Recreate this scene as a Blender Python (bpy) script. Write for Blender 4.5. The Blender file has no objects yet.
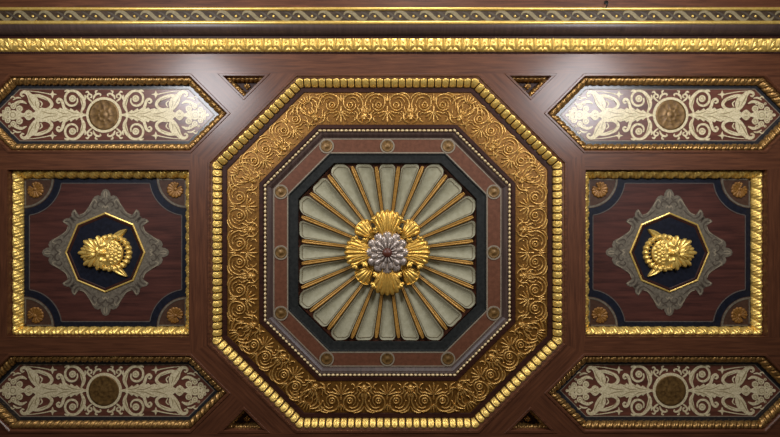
import bpy, math, random
from math import pi, sin, cos, sqrt, atan2, tan, exp

random.seed(7)
C = bpy.context.scene.collection
U = 0.01                      # one unit of the working drawings is one centimetre
D = 520.0                     # camera to boards, cm
ZC = 6.80                     # height of the boards above the floor, m
PX, PY = 390.0, 218.5         # the spot straight above the camera
CX, CY = 387.3, 253.3         # centre of the eight-sided coffer


def loc(x, y, d=0.0):
    return ((x - PX) * U, (y - PY) * U, ZC + d * U)


# ------------------------------------------------------------------ materials
def new_mat(name):
    m = bpy.data.materials.new(name)
    m.use_nodes = True
    nt = m.node_tree
    return m, nt, nt.nodes['Principled BSDF']


def mottled(name, c1, c2, rough=0.5, metal=0.0, scale=(8, 8, 8), nscale=4.0, detail=6.0, bump=0.0, coat=0.0,
            coat_rough=0.2, lo=0.3, hi=0.7, spec=0.5, bscale=None, distortion=0.0):
    m, nt, b = new_mat(name)
    n = nt.nodes
    tc = n.new('ShaderNodeTexCoord')
    mp = n.new('ShaderNodeMapping')
    mp.inputs['Scale'].default_value = scale
    nt.links.new(tc.outputs['Object'], mp.inputs['Vector'])
    nz = n.new('ShaderNodeTexNoise')
    nz.inputs['Scale'].default_value = nscale
    nz.inputs['Detail'].default_value = detail
    nz.inputs['Roughness'].default_value = 0.62
    nz.inputs['Distortion'].default_value = distortion
    nt.links.new(mp.outputs['Vector'], nz.inputs['Vector'])
    r = n.new('ShaderNodeValToRGB')
    r.color_ramp.elements[0].position = lo
    r.color_ramp.elements[0].color = (*c1, 1)
    r.color_ramp.elements[1].position = hi
    r.color_ramp.elements[1].color = (*c2, 1)
    nt.links.new(nz.outputs['Fac'], r.inputs['Fac'])
    nt.links.new(r.outputs['Color'], b.inputs['Base Color'])
    b.inputs['Roughness'].default_value = rough
    b.inputs['Metallic'].default_value = metal
    b.inputs['Specular IOR Level'].default_value = spec
    b.inputs['Coat Weight'].default_value = coat
    b.inputs['Coat Roughness'].default_value = coat_rough
    if bump:
        bp = n.new('ShaderNodeBump')
        bp.inputs['Strength'].default_value = bump
        bp.inputs['Distance'].default_value = 0.01
        src = nz
        if bscale:
            src = n.new('ShaderNodeTexNoise')
            src.inputs['Scale'].default_value = bscale
            src.inputs['Detail'].default_value = 4
            nt.links.new(tc.outputs['Object'], src.inputs['Vector'])
        nt.links.new(src.outputs['Fac'], bp.inputs['Height'])
        nt.links.new(bp.outputs['Normal'], b.inputs['Normal'])
    return m


M = {}
M['wood'] = mottled('varnished_walnut', (0.052, 0.0160, 0.0070), (0.145, 0.051, 0.022), rough=0.5, scale=(1.1, 17, 17), spec=0.25,
                    nscale=2.4, detail=9, bump=0.06, coat=0.45, coat_rough=0.22, lo=0.3, hi=0.72, distortion=0.4)
M['dark_wood'] = mottled('dark_stained_wood', (0.020, 0.0060, 0.004), (0.046, 0.0145, 0.009), rough=0.5, scale=(1.5, 12, 12), spec=0.2,
                         nscale=2.0, detail=8)
M['cove_wood'] = mottled('dark_walnut_cove', (0.038, 0.022, 0.018), (0.078, 0.047, 0.039), rough=0.45, scale=(22, 1.5, 1.5), spec=0.3,
                         nscale=2.0, detail=6, coat=0.25, coat_rough=0.3)
M['field'] = mottled('mahogany_field', (0.066, 0.0200, 0.0125), (0.170, 0.056, 0.034), rough=0.45, scale=(1.0, 11, 11), spec=0.25,
                     nscale=2.2, detail=9, coat=0.8, coat_rough=0.22, distortion=0.6)
M['square_field'] = mottled('dark_mahogany_field', (0.030, 0.0105, 0.0090), (0.100, 0.033, 0.024), rough=0.48, scale=(0.9, 10, 10),
                            nscale=2.2, detail=9, coat=0.2, coat_rough=0.3, distortion=0.6, spec=0.25)
M['red_band'] = mottled('russet_band', (0.098, 0.036, 0.0185), (0.155, 0.059, 0.032), rough=0.5, scale=(6, 6, 6), spec=0.25)
M['gold'] = mottled('bright_gilding', (0.74, 0.47, 0.095), (0.98, 0.71, 0.22), rough=0.36, metal=0.60, scale=(14, 14, 14),
                    nscale=3, bump=0.05, bscale=160)
M['old_gold'] = mottled('old_gilding', (0.36, 0.175, 0.022), (0.62, 0.34, 0.065), rough=0.38, metal=0.7, scale=(10, 10, 10),
                        nscale=3, bump=0.06, bscale=160)
M['band_gold'] = mottled('bronze_gilding', (0.135, 0.057, 0.009), (0.290, 0.135, 0.024), rough=0.42, metal=0.60, scale=(10, 10, 10),
                         nscale=3, bump=0.15, bscale=140)
M['relief_gold'] = mottled('highlight_gilding', (0.40, 0.215, 0.045), (0.74, 0.46, 0.145), rough=0.34, metal=0.62, scale=(16, 16, 16),
                           nscale=3, lo=0.36, hi=0.62)  # paler than its ground: highlights of the raised carving put into the colour
M['brown_gold'] = mottled('tarnished_gilding', (0.17, 0.078, 0.022), (0.46, 0.27, 0.085), rough=0.34, metal=0.7, scale=(12, 12, 12),
                          nscale=4, lo=0.35, hi=0.62)
M['dull_gold'] = mottled('dulled_gilding', (0.085, 0.042, 0.012), (0.235, 0.130, 0.038), rough=0.45, metal=0.4, scale=(7, 7, 7),
                         nscale=4, lo=0.33, hi=0.66)
M['cream'] = mottled('cream_paint', (0.46, 0.375, 0.205), (0.76, 0.66, 0.43), rough=0.5, scale=(14, 14, 14), nscale=5, spec=0.25,
                     coat=0.5, coat_rough=0.22, lo=0.34, hi=0.60)
M['cream_shade'] = mottled('ochre_line_paint', (0.25, 0.185, 0.085), (0.34, 0.26, 0.135), rough=0.5, coat=0.8, coat_rough=0.22, spec=0.25)
M['navy'] = mottled('blue_black_paint', (0.0040, 0.0050, 0.010), (0.010, 0.0125, 0.024), rough=0.5, spec=0.25)
M['slate'] = mottled('slate_paint', (0.010, 0.011, 0.015), (0.022, 0.023, 0.029), rough=0.5, coat=0.8, coat_rough=0.22, spec=0.25)
M['black_green'] = mottled('black_green_paint', (0.006, 0.0075, 0.008), (0.020, 0.022, 0.021), rough=0.5, spec=0.25)
M['grey_line'] = mottled('grey_line_paint', (0.20, 0.160, 0.115), (0.29, 0.24, 0.175), rough=0.5, spec=0.25)
M['dim_line'] = mottled('dim_grey_line_paint', (0.075, 0.062, 0.056), (0.115, 0.098, 0.085), rough=0.5, spec=0.25)
M['cartouche'] = mottled('grey_olive_paint', (0.095, 0.079, 0.058), (0.180, 0.152, 0.112), rough=0.5, scale=(9, 9, 9), nscale=4,
                         lo=0.35, hi=0.65, spec=0.25)
M['cart_dark'] = mottled('dark_umber_paint', (0.060, 0.046, 0.034), (0.090, 0.070, 0.052), rough=0.5, spec=0.25)
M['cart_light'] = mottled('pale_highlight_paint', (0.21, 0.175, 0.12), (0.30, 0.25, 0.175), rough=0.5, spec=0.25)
M['plaster'] = mottled('stone_grey_plaster', (0.270, 0.250, 0.160), (0.365, 0.345, 0.240), rough=0.6, scale=(5, 5, 5), nscale=4, spec=0.25)
M['plaster_rim'] = mottled('brown_grey_rim_plaster', (0.150, 0.124, 0.072), (0.24, 0.205, 0.13), rough=0.55, scale=(9, 9, 9), spec=0.25)  # outline of each flute, a darker brownish grey than the plaster
M['rib'] = mottled('ochre_rib', (0.30, 0.145, 0.024), (0.50, 0.275, 0.062), rough=0.42, metal=0.4, scale=(9, 9, 9), nscale=4)
M['red_lacquer'] = mottled('dark_red_ground', (0.050, 0.014, 0.007), (0.10, 0.030, 0.013), rough=0.5, spec=0.25)
M['silver'] = mottled('aged_silver_leaf', (0.16, 0.115, 0.095), (0.64, 0.55, 0.49), rough=0.34, metal=0.5, scale=(24, 24, 24),
                      nscale=4, lo=0.38, hi=0.60)
M['boss'] = mottled('oxblood_boss', (0.075, 0.018, 0.011), (0.13, 0.038, 0.022), rough=0.4)
M['shell'] = mottled('amber_shell_paint', (0.14, 0.056, 0.010), (0.36, 0.17, 0.035), rough=0.45, metal=0.25, scale=(16, 16, 16))
M['quad'] = mottled('brown_corner_field', (0.048, 0.023, 0.015), (0.080, 0.041, 0.025), rough=0.5, spec=0.25)
M['guilloche'] = mottled('olive_grey_paint', (0.165, 0.132, 0.070), (0.265, 0.215, 0.125), rough=0.5, scale=(9, 9, 9), spec=0.25)
M['frieze'] = mottled('umber_frieze_ground', (0.030, 0.018, 0.009), (0.066, 0.042, 0.025), rough=0.5, scale=(4, 12, 12), spec=0.25)
M['pearl'] = mottled('pale_gilt_beads', (0.62, 0.46, 0.22), (0.86, 0.70, 0.42), rough=0.4, metal=0.4, scale=(14, 14, 14))
M['rosette_gold'] = mottled('warm_gilding', (0.60, 0.345, 0.055), (0.90, 0.58, 0.14), rough=0.35, metal=0.70, scale=(16, 16, 16), nscale=3)
M['iron'] = mottled('black_iron', (0.006, 0.006, 0.006), (0.012, 0.012, 0.012), rough=0.5, metal=0.4)


# ------------------------------------------------------------------ mesh builder
class MB:
    def __init__(self):
        self.v, self.f, self.s = [], [], []

    def add(self, verts, faces, smooth=True):
        o = len(self.v)
        self.v += verts
        for f in faces:
            self.f.append(tuple(i + o for i in f))
            self.s.append(smooth)

    def grid(self, rows, smooth=True, closed=False):
        n, m = len(rows), len(rows[0])
        verts = [p for r in rows for p in r]
        faces = []
        for i in range(n - 1):
            for j in range(m if closed else m - 1):
                k = (j + 1) % m
                faces.append((i * m + j, i * m + k, (i + 1) * m + k, (i + 1) * m + j))
        self.add(verts, faces, smooth)

    def prism(self, poly, d0, d1):
        """flat slab between depth d0 (towards the room) and d1"""
        n = len(poly)
        v = [(x, y, d0) for x, y in poly] + [(x, y, d1) for x, y in poly]
        f = [tuple(range(n)), tuple(range(2 * n - 1, n - 1, -1))]
        f += [(i, (i + 1) % n, n + (i + 1) % n, n + i) for i in range(n)]
        self.add(v, f, False)

    def ring_prism(self, outer, inner, d0, d1):
        n = len(outer)
        v = [(x, y, d0) for x, y in outer] + [(x, y, d0) for x, y in inner] + \
            [(x, y, d1) for x, y in outer] + [(x, y, d1) for x, y in inner]
        f = []
        for i in range(n):
            j = (i + 1) % n
            f += [(i, j, n + j, n + i), (2 * n + i, 2 * n + j, j, i), (n + i, n + j, 3 * n + j, 3 * n + i)]
        self.add(v, f, False)

    def lathe(self, cx, cy, prof, seg=32, smooth=True, sx=1.0, sy=1.0):
        rows = [[(cx + r * sx * cos(2 * pi * k / seg), cy + r * sy * sin(2 * pi * k / seg), d) for k in range(seg)] for r, d in prof]
        self.grid(rows, smooth, True)

    def dome(self, cx, cy, r, z0, h, seg=14, rings=5, sx=1.0, sy=1.0):
        self.lathe(cx, cy, [(r * cos(a), z0 - h * sin(a)) for a in [pi / 2 * i / rings for i in range(rings + 1)]], seg, True, sx, sy)

    def stroke(self, pts, z0, h, round_=True, step=0.8, n_min=4):
        """brush or chisel stroke; pts = (x, y, half width)"""
        P = spline(pts, step, n_min)
        rows = []
        n = len(P)
        for i, (x, y, w) in enumerate(P):
            a, b = P[max(0, i - 1)], P[min(n - 1, i + 1)]
            tx, ty = b[0] - a[0], b[1] - a[1]
            L = math.hypot(tx, ty) or 1.0
            nx, ny = -ty / L, tx / L
            if round_:
                q = [(-1, 0), (-0.72, 0.7), (0, 1), (0.72, 0.7), (1, 0)]
                hh = h * min(1.0, 0.45 + w)
            else:
                q = [(-1, 0), (-1, 1), (1, 1), (1, 0)]
                hh = h
            rows.append([(x + nx * w * k, y + ny * w * k, z0 - hh * g) for k, g in q])
        self.grid(rows, round_)
        m = len(rows[0])
        for r in (rows[0], rows[-1]):
            self.add(list(r), [tuple(range(m))], False)

    def fan(self, bx, by, ang, L, A, lobes, z0, zh, vein=0.6, na=None, nr=9, k=0.16, flat=0.25, curl=0.0, r0=0.12, power=2.0):
        """a lobed, ribbed leaf that opens from its base like a fan; ang = direction, A = half opening"""
        na = na or lobes * 8
        rows = []
        for i in range(nr + 2):
            row = []
            for j in range(na + 1):
                q = 2 * j / na - 1
                t = (q + 1) / 2 * lobes
                s = abs(sin(pi * t)) ** 0.7
                R = L * (1 - flat * abs(q) ** power) * (1 - k + k * s)
                p = r0 + (1 - r0) * min(1.0, i / nr)
                a = ang + q * A
                hgt = zh * (0.35 + 0.65 * sin(pi * min(1, p * (0.62 + curl)))) * (1 - 0.35 * q * q) + vein * (s - 0.5) * (0.4 + 0.6 * p)
                if i == nr:
                    hgt *= 0.72
                z = z0 - max(0.15, hgt)
                if i == nr + 1:
                    z = z0
                row.append((bx + R * p * cos(a), by + R * p * sin(a), z))
            rows.append(row)
        self.grid(rows)

    def build(self, name, mat, parent=None, at=(0, 0, 0), rot=0.0):
        me = bpy.data.meshes.new(name)
        me.from_pydata([(x * U, y * U, z * U) for x, y, z in self.v], [], self.f)
        me.polygons.foreach_set('use_smooth', self.s)
        me.materials.append(M[mat])
        me.update()
        o = bpy.data.objects.new(name, me)
        C.objects.link(o)
        o.location = at
        o.rotation_euler = (0, 0, rot)
        if parent:
            o.parent = parent
        return o


def spline(pts, step, n_min):
    if len(pts) == 2:
        n = max(2, n_min)
        a, b = pts
        return [tuple(a[c] + (b[c] - a[c]) * i / n for c in range(3)) for i in range(n + 1)]
    out = []
    for i in range(len(pts) - 1):
        p0, p1, p2, p3 = pts[max(0, i - 1)], pts[i], pts[i + 1], pts[min(len(pts) - 1, i + 2)]
        n = max(2, int(math.hypot(p2[0] - p1[0], p2[1] - p1[1]) / step))
        for j in range(n):
            t = j / n
            out.append(tuple(max(0.08, q) if c == 2 else q for c, q in enumerate(
                0.5 * (2 * p1[c] + (p2[c] - p0[c]) * t + (2 * p0[c] - 5 * p1[c] + 4 * p2[c] - p3[c]) * t * t
                       + (3 * p1[c] - p0[c] - 3 * p2[c] + p3[c]) * t ** 3) for c in range(3))))
    out.append(tuple(pts[-1]))
    return out


def inset(poly, o):
    """move every edge of a convex polygon inwards by o"""
    n = len(poly)
    cx, cy = sum(p[0] for p in poly) / n, sum(p[1] for p in poly) / n
    lines = []
    for i in range(n):
        (x0, y0), (x1, y1) = poly[i], poly[(i + 1) % n]
        L = math.hypot(x1 - x0, y1 - y0)
        nx, ny = -(y1 - y0) / L, (x1 - x0) / L
        if (cx - x0) * nx + (cy - y0) * ny < 0:
            nx, ny = -nx, -ny
        lines.append((nx, ny, nx * x0 + ny * y0 + o))
    out = []
    for i in range(n):
        a, b = lines[i - 1], lines[i]
        det = a[0] * b[1] - a[1] * b[0]
        out.append(((a[2] * b[1] - a[1] * b[2]) / det, (a[0] * b[2] - a[2] * b[0]) / det))
    return out


def sweep(mb, poly, prof):
    rows = [[(x, y, d) for x, y in inset(poly, o)] for o, d in prof]
    mb.grid(rows, False, True)


def resample(prof, n):
    ls = [0.0]
    for a, b in zip(prof, prof[1:]):
        ls.append(ls[-1] + math.hypot(b[0] - a[0], b[1] - a[1]))
    out = []
    for i in range(n + 1):
        t = ls[-1] * i / n
        k = 0
        while k < len(prof) - 2 and ls[k + 1] < t:
            k += 1
        f = (t - ls[k]) / (ls[k + 1] - ls[k])
        out.append((prof[k][0] + (prof[k + 1][0] - prof[k][0]) * f, prof[k][1] + (prof[k + 1][1] - prof[k][1]) * f))
    return out


def carve(mb, poly, prof, pitch, fun, amp, ds=10, nt=10, flip=False):
    """run a carved moulding round a polygon; fun(f, t) gives the relief of one repeat"""
    P = resample(prof, nt)
    N = []
    for i in range(nt + 1):
        a, b = P[max(0, i - 1)], P[min(nt, i + 1)]
        to, td = b[0] - a[0], b[1] - a[1]
        L = math.hypot(to, td)
        N.append((td / L, -to / L))
    corner = [inset(poly, o) for o, d in P]
    n = len(poly)
    c0 = (sum(p[0] for p in poly) / n, sum(p[1] for p in poly) / n)
    for e in range(n):
        a, b = poly[e], poly[(e + 1) % n]
        ex, ey = b[0] - a[0], b[1] - a[1]
        L = math.hypot(ex, ey)
        nx, ny = -ey / L, ex / L
        if (c0[0] - a[0]) * nx + (c0[1] - a[1]) * ny < 0:
            nx, ny = -nx, -ny
        units = max(2, round(L / pitch))
        m = units * ds
        rows, cut = [], []
        for k in range(m + 1):
            g = k / m
            win = min(1.0, min(k, m - k) / (0.35 * ds))
            row = []
            for i, (o, d) in enumerate(P):
                p0, p1 = corner[i][e], corner[i][(e + 1) % n]      # square to the edge, cut off at the mitre
                s0 = ((p0[0] - a[0]) * ex + (p0[1] - a[1]) * ey) / L
                s1 = ((p1[0] - a[0]) * ex + (p1[1] - a[1]) * ey) / L
                sg = (min(max(g * L, s0), s1) - s0) / (s1 - s0)
                x = p0[0] * (1 - sg) + p1[0] * sg
                y = p0[1] * (1 - sg) + p1[1] * sg
                f = (g * units) % 1.0
                if k == m:
                    f = 1.0
                h = fun(1 - f if flip else f, i / nt)
                if h is None:
                    cut.append(k)
                    h = 0
                h *= amp * win
                row.append((x + nx * N[i][0] * h, y + ny * N[i][0] * h, d + N[i][1] * h))
            rows.append(row)
        if not cut:
            mb.grid(rows)
            continue
        cut, run = set(cut), []
        for k in range(m + 2):
            if k <= m and k not in cut:
                run.append(rows[k])
            else:
                if len(run) > 2:
                    mb.grid(run)
                run = []


def f_tongue(f, t):          # row of tabs, rounded at the outer end, with a slot between
    q = abs(2 * f - 1)
    if q > 0.86:
        return None
    r = 1.0
    if t < 0.40:
        e = (q / 0.86) ** 2 + ((0.40 - t) / 0.34) ** 2
        r = 1.0 if e < 0.8 else max(0.0, 1 - (e - 0.8) / 0.3)
    side = 1.0 - 0.8 * (q / 0.86) ** 5
    ring = ((2 * f - 1) / 0.5) ** 2 + ((t - 0.45) / 0.27) ** 2
    h = r * side - 0.25 * exp(-((ring - 1) / 0.4) ** 2)
    return h if t < 0.94 else h * 0.6


def f_rope(f, t):
    g = (f + 0.8 * t) % 1.0
    a = sin(pi * g)
    return (a ** 0.6 * 1.25 - 0.45 * exp(-((g - .5) / .09) ** 2)) * sqrt(max(0.0, 1 - (2 * t - 1) ** 2)) - 0.15


def f_leafrope(f, t):        # overlapping slanted leaves, each with ribs running the other way
    g = (f + 0.55 * t) % 1.0
    a = sin(pi * g) ** 0.5
    rib = abs(sin(pi * (3 * f - 1.3 * t)))
    mid = exp(-((g - .5) / .07) ** 2)
    return (a * (0.75 + 0.55 * rib) + 0.3 * mid) * sqrt(max(0.0, 1 - (2 * t - 1) ** 4)) - 0.3


def f_bead(f, t):
    e = ((2 * f - 1) / 0.82) ** 2 + ((2 * t - 1) / 0.95) ** 2
    return sqrt(max(0.0, 1 - e))


def f_acanthus(f, t):        # upright leaf with five ribbed lobes, a dart between neighbours
    q = 2 * f - 1
    ang = atan2(q * 1.15, 1.15 - t)
    rad = math.hypot(q * 1.15, 1.15 - t)
    lobes = abs(cos(4.5 * ang))
    edge = 1.06 - 0.16 * (1 - lobes)
    leaf = 1.0 if rad < edge else max(0.0, 1 - (rad - edge) / 0.10)
    spine = exp(-(q / 0.11) ** 2)
    dart = exp(-((abs(q) - 1) / 0.13) ** 2) * (1.0 if t < 0.62 else max(0.0, 1 - (t - 0.62) / 0.2))
    eye = exp(-((abs(q) - 0.52) / 0.10) ** 2 - ((t - 0.42) / 0.10) ** 2) + exp(-((abs(q) - 0.30) / 0.08) ** 2 - ((t - 0.2) / 0.10) ** 2)
    h = leaf * (0.30 + 0.62 * lobes ** 1.5) + 0.55 * spine * (0.4 + 0.6 * t) + 0.85 * dart - 0.75 * eye
    return max(-0.1, h)


# ------------------------------------------------------------------ naming helpers
def thing(name, label, cat, at, rot=0.0, group=None):
    o = bpy.data.objects.new(name, None)
    C.objects.link(o)
    o.empty_display_size = 0.1
    o.location = at
    o.rotation_euler = (0, 0, rot)
    o['label'] = label
    o['category'] = cat
    if group:
        o['group'] = group
    return o


def copy_tree(o, parent=None):
    c = o.copy()
    C.objects.link(c)
    c.parent = parent
    for ch in list(o.children):
        copy_tree(ch, c)
    return c


def dup(root, at, label, rot=0.0):
    c = copy_tree(root)
    c.location = at
    c.rotation_euler = (0, 0, rot)
    c['label'] = label
    return c


NT = [0]


def board(poly, ang=0.0, d0=0.0, d1=4.0, mat='wood', name=None):
    """one board of the ceiling; its own x axis runs with the grain"""
    NT[0] += 1
    cx, cy = sum(p[0] for p in poly) / len(poly), sum(p[1] for p in poly) / len(poly)
    ca, sa = cos(-ang), sin(-ang)
    mb = MB()
    mb.prism([((x - cx) * ca - (y - cy) * sa, (x - cx) * sa + (y - cy) * ca) for x, y in poly], d0, d1)
    o = mb.build(name or 'trim_%d' % NT[0], mat, None, loc(cx, cy), ang)
    o['kind'] = 'structure'
    return o


def mx(poly):
    return [(2 * CX - x, y) for x, y in poly]


def my(poly):
    return [(x, 2 * CY - y) for x, y in poly]


# ------------------------------------------------------------------ the setting: boards of the ceiling
L0, R0 = -300.0, 2 * CX + 300.0
mb = MB()
mb.prism([(-700, -400), (700, -400), (700, 400), (-700, 400)], 28, 34)
o = mb.build('ceiling', 'dark_wood', None, loc(CX, CY + 10))
o['kind'] = 'structure'
board([(L0, 54), (R0, 54), (R0, 73.5), (L0, 73.5)])                                   # rail under the gilded moulding
board([(L0, 433.1), (R0, 433.1), (R0, 560), (L0, 560)])                               # lower rail
bB = [(270.6, 73.5), (295.9, 73.5), (207.5, 161.9), (191.0, 153.1)]
bC = [(191, 73.5), (217.2, 73.5), (243.9, 100.2), (230.8, 113.3)]
bD = [(191, 153.1), (207.5, 161.9), (207.5, 344.7), (191, 353.5), (189.3, 337.3), (189.3, 169.3)]
bE = [(L0, 153.1), (191, 153.1), (189.3, 169.3), (L0, 169.3)]
bF = [(L0, 169.3), (6.9, 169.3), (6.9, 337.3), (L0, 337.3)]
bG = [(L0, 73.5), (8.6, 73.5), (-31.2, 113.3), (8.6, 153.1), (L0, 153.1)]
for m1 in (False, True):
    s = -1 if m1 else 1
    f1 = mx if m1 else (lambda p: p)
    board(f1(bD), pi / 2)
    board(f1(bF), pi / 2)
    for m2 in (False, True):
        t = -1 if m2 else 1
        f2 = my if m2 else (lambda p: p)
        board(f2(f1(bB)), -pi / 4 * s * t)
        board(f2(f1(bC)), pi / 4 * s * t)
        board(f2(f1(bE)), 0)
        board(f2(f1(bG)), 0)

# the dropped beam above: wood soffit, cove
CD = -9.0                                            # the beam hangs 9 cm below the boards


def yy(py, d):                                       # photo height at depth d -> drawing height
    return PY + (py - PY) * (D + d) / D


board([(L0, -120), (R0, -120), (R0, yy(7.2, CD)), (L0, yy(7.2, CD))], 0, CD, CD + 12)
mb = MB()
prof = [(yy(24.2, CD), CD)] + [(yy(24.2, CD) + (yy(37.2, 2) - yy(24.2, CD)) * sin(a), 2 + (CD - 2) * cos(a)) for a in
                               [pi / 2 * i / 8 for i in range(1, 9)]] + [(yy(38.2, 2), 2.4), (yy(38.2, 2), 6), (yy(24.2, CD), 6)]
mb.grid([[(L0 - CX, y - 30, d), (R0 - CX, y - 30, d)] for y, d in prof], True)
NT[0] += 1
o = mb.build('trim_%d' % NT[0], 'cove_wood', None, loc(CX, 30))
o['kind'] = 'structure'

# ------------------------------------------------------------------ painted frieze with running scroll
fz = thing('painted_frieze', 'dark painted strip with olive running scroll between two thin gold fillets',
           'frieze', loc(CX, yy(15.5, CD), CD))
y0 = yy(15.5, CD)
hx0, hx1 = L0 - CX, R0 - CX
mb = MB()
mb.prism([(hx0, yy(10, CD) - y0), (hx1, yy(10, CD) - y0), (hx1, yy(21, CD) - y0), (hx0, yy(21, CD) - y0)], 0.6, 12)
mb.build('ground', 'frieze', fz)
for a, b in ((7.2, 10.3), (20.7, 24.2)):
    mb = MB()
    ya, yb = yy(a, CD) - y0, yy(b, CD) - y0
    pr = [(ya, 6), (ya, 0)] + [((ya + yb) / 2 - (yb - ya) / 2 * cos(g), -1.3 * sin(g)) for g in [pi * i / 6 for i in range(1, 6)]] + [(yb, 0), (yb, 6)]
    mb.grid([[(hx0, y, d), (hx1, y, d)] for y, d in pr], True)
    mb.build('gilt_fillet', 'gold', fz)
mb, md, ms = MB(), MB(), MB()
k = (D + CD) / D
for i in range(-12, 44):
    ux = (PX + (26 + 25.4 * i - PX) * k) - CX
    mb.stroke([(ux - 12.2, -0.6, 0.5), (ux - 10.6, -3.0, 1.0), (ux - 7.0, -4.0, 1.45), (ux - 2.8, -2.0, 1.8), (ux + 0.6, 1.2, 1.8),
               (ux + 4.5, 3.8, 1.6), (ux + 8.6, 3.6, 1.1), (ux + 11.2, 1.2, 0.6)], 0.6, 0.5, False)
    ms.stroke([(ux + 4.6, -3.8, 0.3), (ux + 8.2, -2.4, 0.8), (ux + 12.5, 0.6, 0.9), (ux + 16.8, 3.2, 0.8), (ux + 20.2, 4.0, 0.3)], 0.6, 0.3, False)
    for q in (-6.6, 6.4):
        md.dome(ux + q, 0.5, 1.25, 0.5, 0.9, 10, 3)
ms.build('second_strand', 'cart_dark', fz)  # second, dark brown strand of the running scroll
mb.build('running_scroll', 'guilloche', fz)
md.build('gilt_dots', 'gold', fz)

# ------------------------------------------------------------------ gilded acanthus moulding
am = thing('acanthus_moulding', 'broad gilded cornice moulding carved with a row of acanthus leaves, under the dark cove', 'moulding',
           loc(CX, 46))
P = resample([(yy(38.6, -5) - 46, -5.0), (yy(40.5, -5.5) - 46, -5.5), (yy(47, -3) - 46, -3.4), (yy(51.8, -1) - 46, -0.8)], 22)
mb = MB()
rows = []
units = 74
pitch = 17.9
m = units * 26
for kx in range(m + 1):
    xx = kx / 26 * pitch - 15 * pitch + 5 - CX
    f = (kx / 26) % 1.0
    row = []
    for i, (y, d) in enumerate(P):
        h = 2.7 * f_acanthus(f, i / 22) * min(1.0, (i + .5) / 2.5, (22.5 - i) / 2.5)
        row.append((xx, y - 0.2 * h, d - h))
    rows.append(row)
mb.grid(rows)
mb.build('leaf_carving', 'gold', am)
mb = MB()
mb.grid([[(hx0, y, d), (hx1, y, d)] for y, d in ((-8.6, 5), (-8.6, -3.5), (5.4, 0.4), (7.9, -0.2), (8.4, 3), (8.4, 5))], False)
mb.build('backing_strip', 'dark_wood', am)
mb = MB()
rows = []
for kx in range(int(1500 / 2.2 * 6)):
    x = hx0 + kx * 2.2 / 6
    if x > hx1:
        break
    h = 0.9 * abs(sin(pi * kx / 6)) ** 0.6
    rows.append([(x, 6.0 + 1.9 * j / 4, -0.1 - h * sin(pi * j / 4)) for j in range(5)])
mb.grid(rows)
mb.build('bead_edge', 'dark_wood', am)

# ------------------------------------------------------------------ the eight-sided coffer
oc = thing('octagonal_coffer', 'large eight-sided gilded coffer with pale fluted centre in the middle of the ceiling',
           'coffer', loc(CX, CY))


def octa(a):
    h = (a + 12) * sqrt(2) - a
    return [(-h, -a), (h, -a), (a, -h), (a, h), (h, a), (-h, a), (-a, h), (-a, -h)]


OO = octa(179.8)
mb = MB()
sweep(mb, OO, [(0.0, 6), (0.0, -0.1), (0.5, -0.9), (2.3, -0.9), (3.0, 0.5), (4.4, 0.9), (5.0, 1.2), (5.0, 4)])
mb.build('wooden_frame', 'wood', oc)
mb = MB()
carve(mb, OO, [(4.6, 2.2), (5.2, 1.1), (7.0, 1.9), (9.4, 3.6), (11.0, 5.6), (11.6, 8.0)], 7.45, f_tongue, 1.2, ds=25, nt=18)
mb.build('tongue_moulding', 'gold', oc)
mb = MB()
sweep(mb, OO, [(4.8, 2.6), (5.6, 2.2), (7.0, 2.7), (9.2, 4.3), (10.7, 6.2), (11.2, 8.4)])
mb.build('slot_shade', 'dark_wood', oc)  # dark backing puts the shade of the slots into the colour
mb = MB()
sweep(mb, OO, [(10.8, 7.6), (13.5, 7.2), (16.8, 7.4), (17.4, 8.4), (18.5, 8.4)])
mb.build('dark_fillet', 'dark_wood', oc)
# carved frieze, one panel for each side
FI = octa(162.3)


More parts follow.
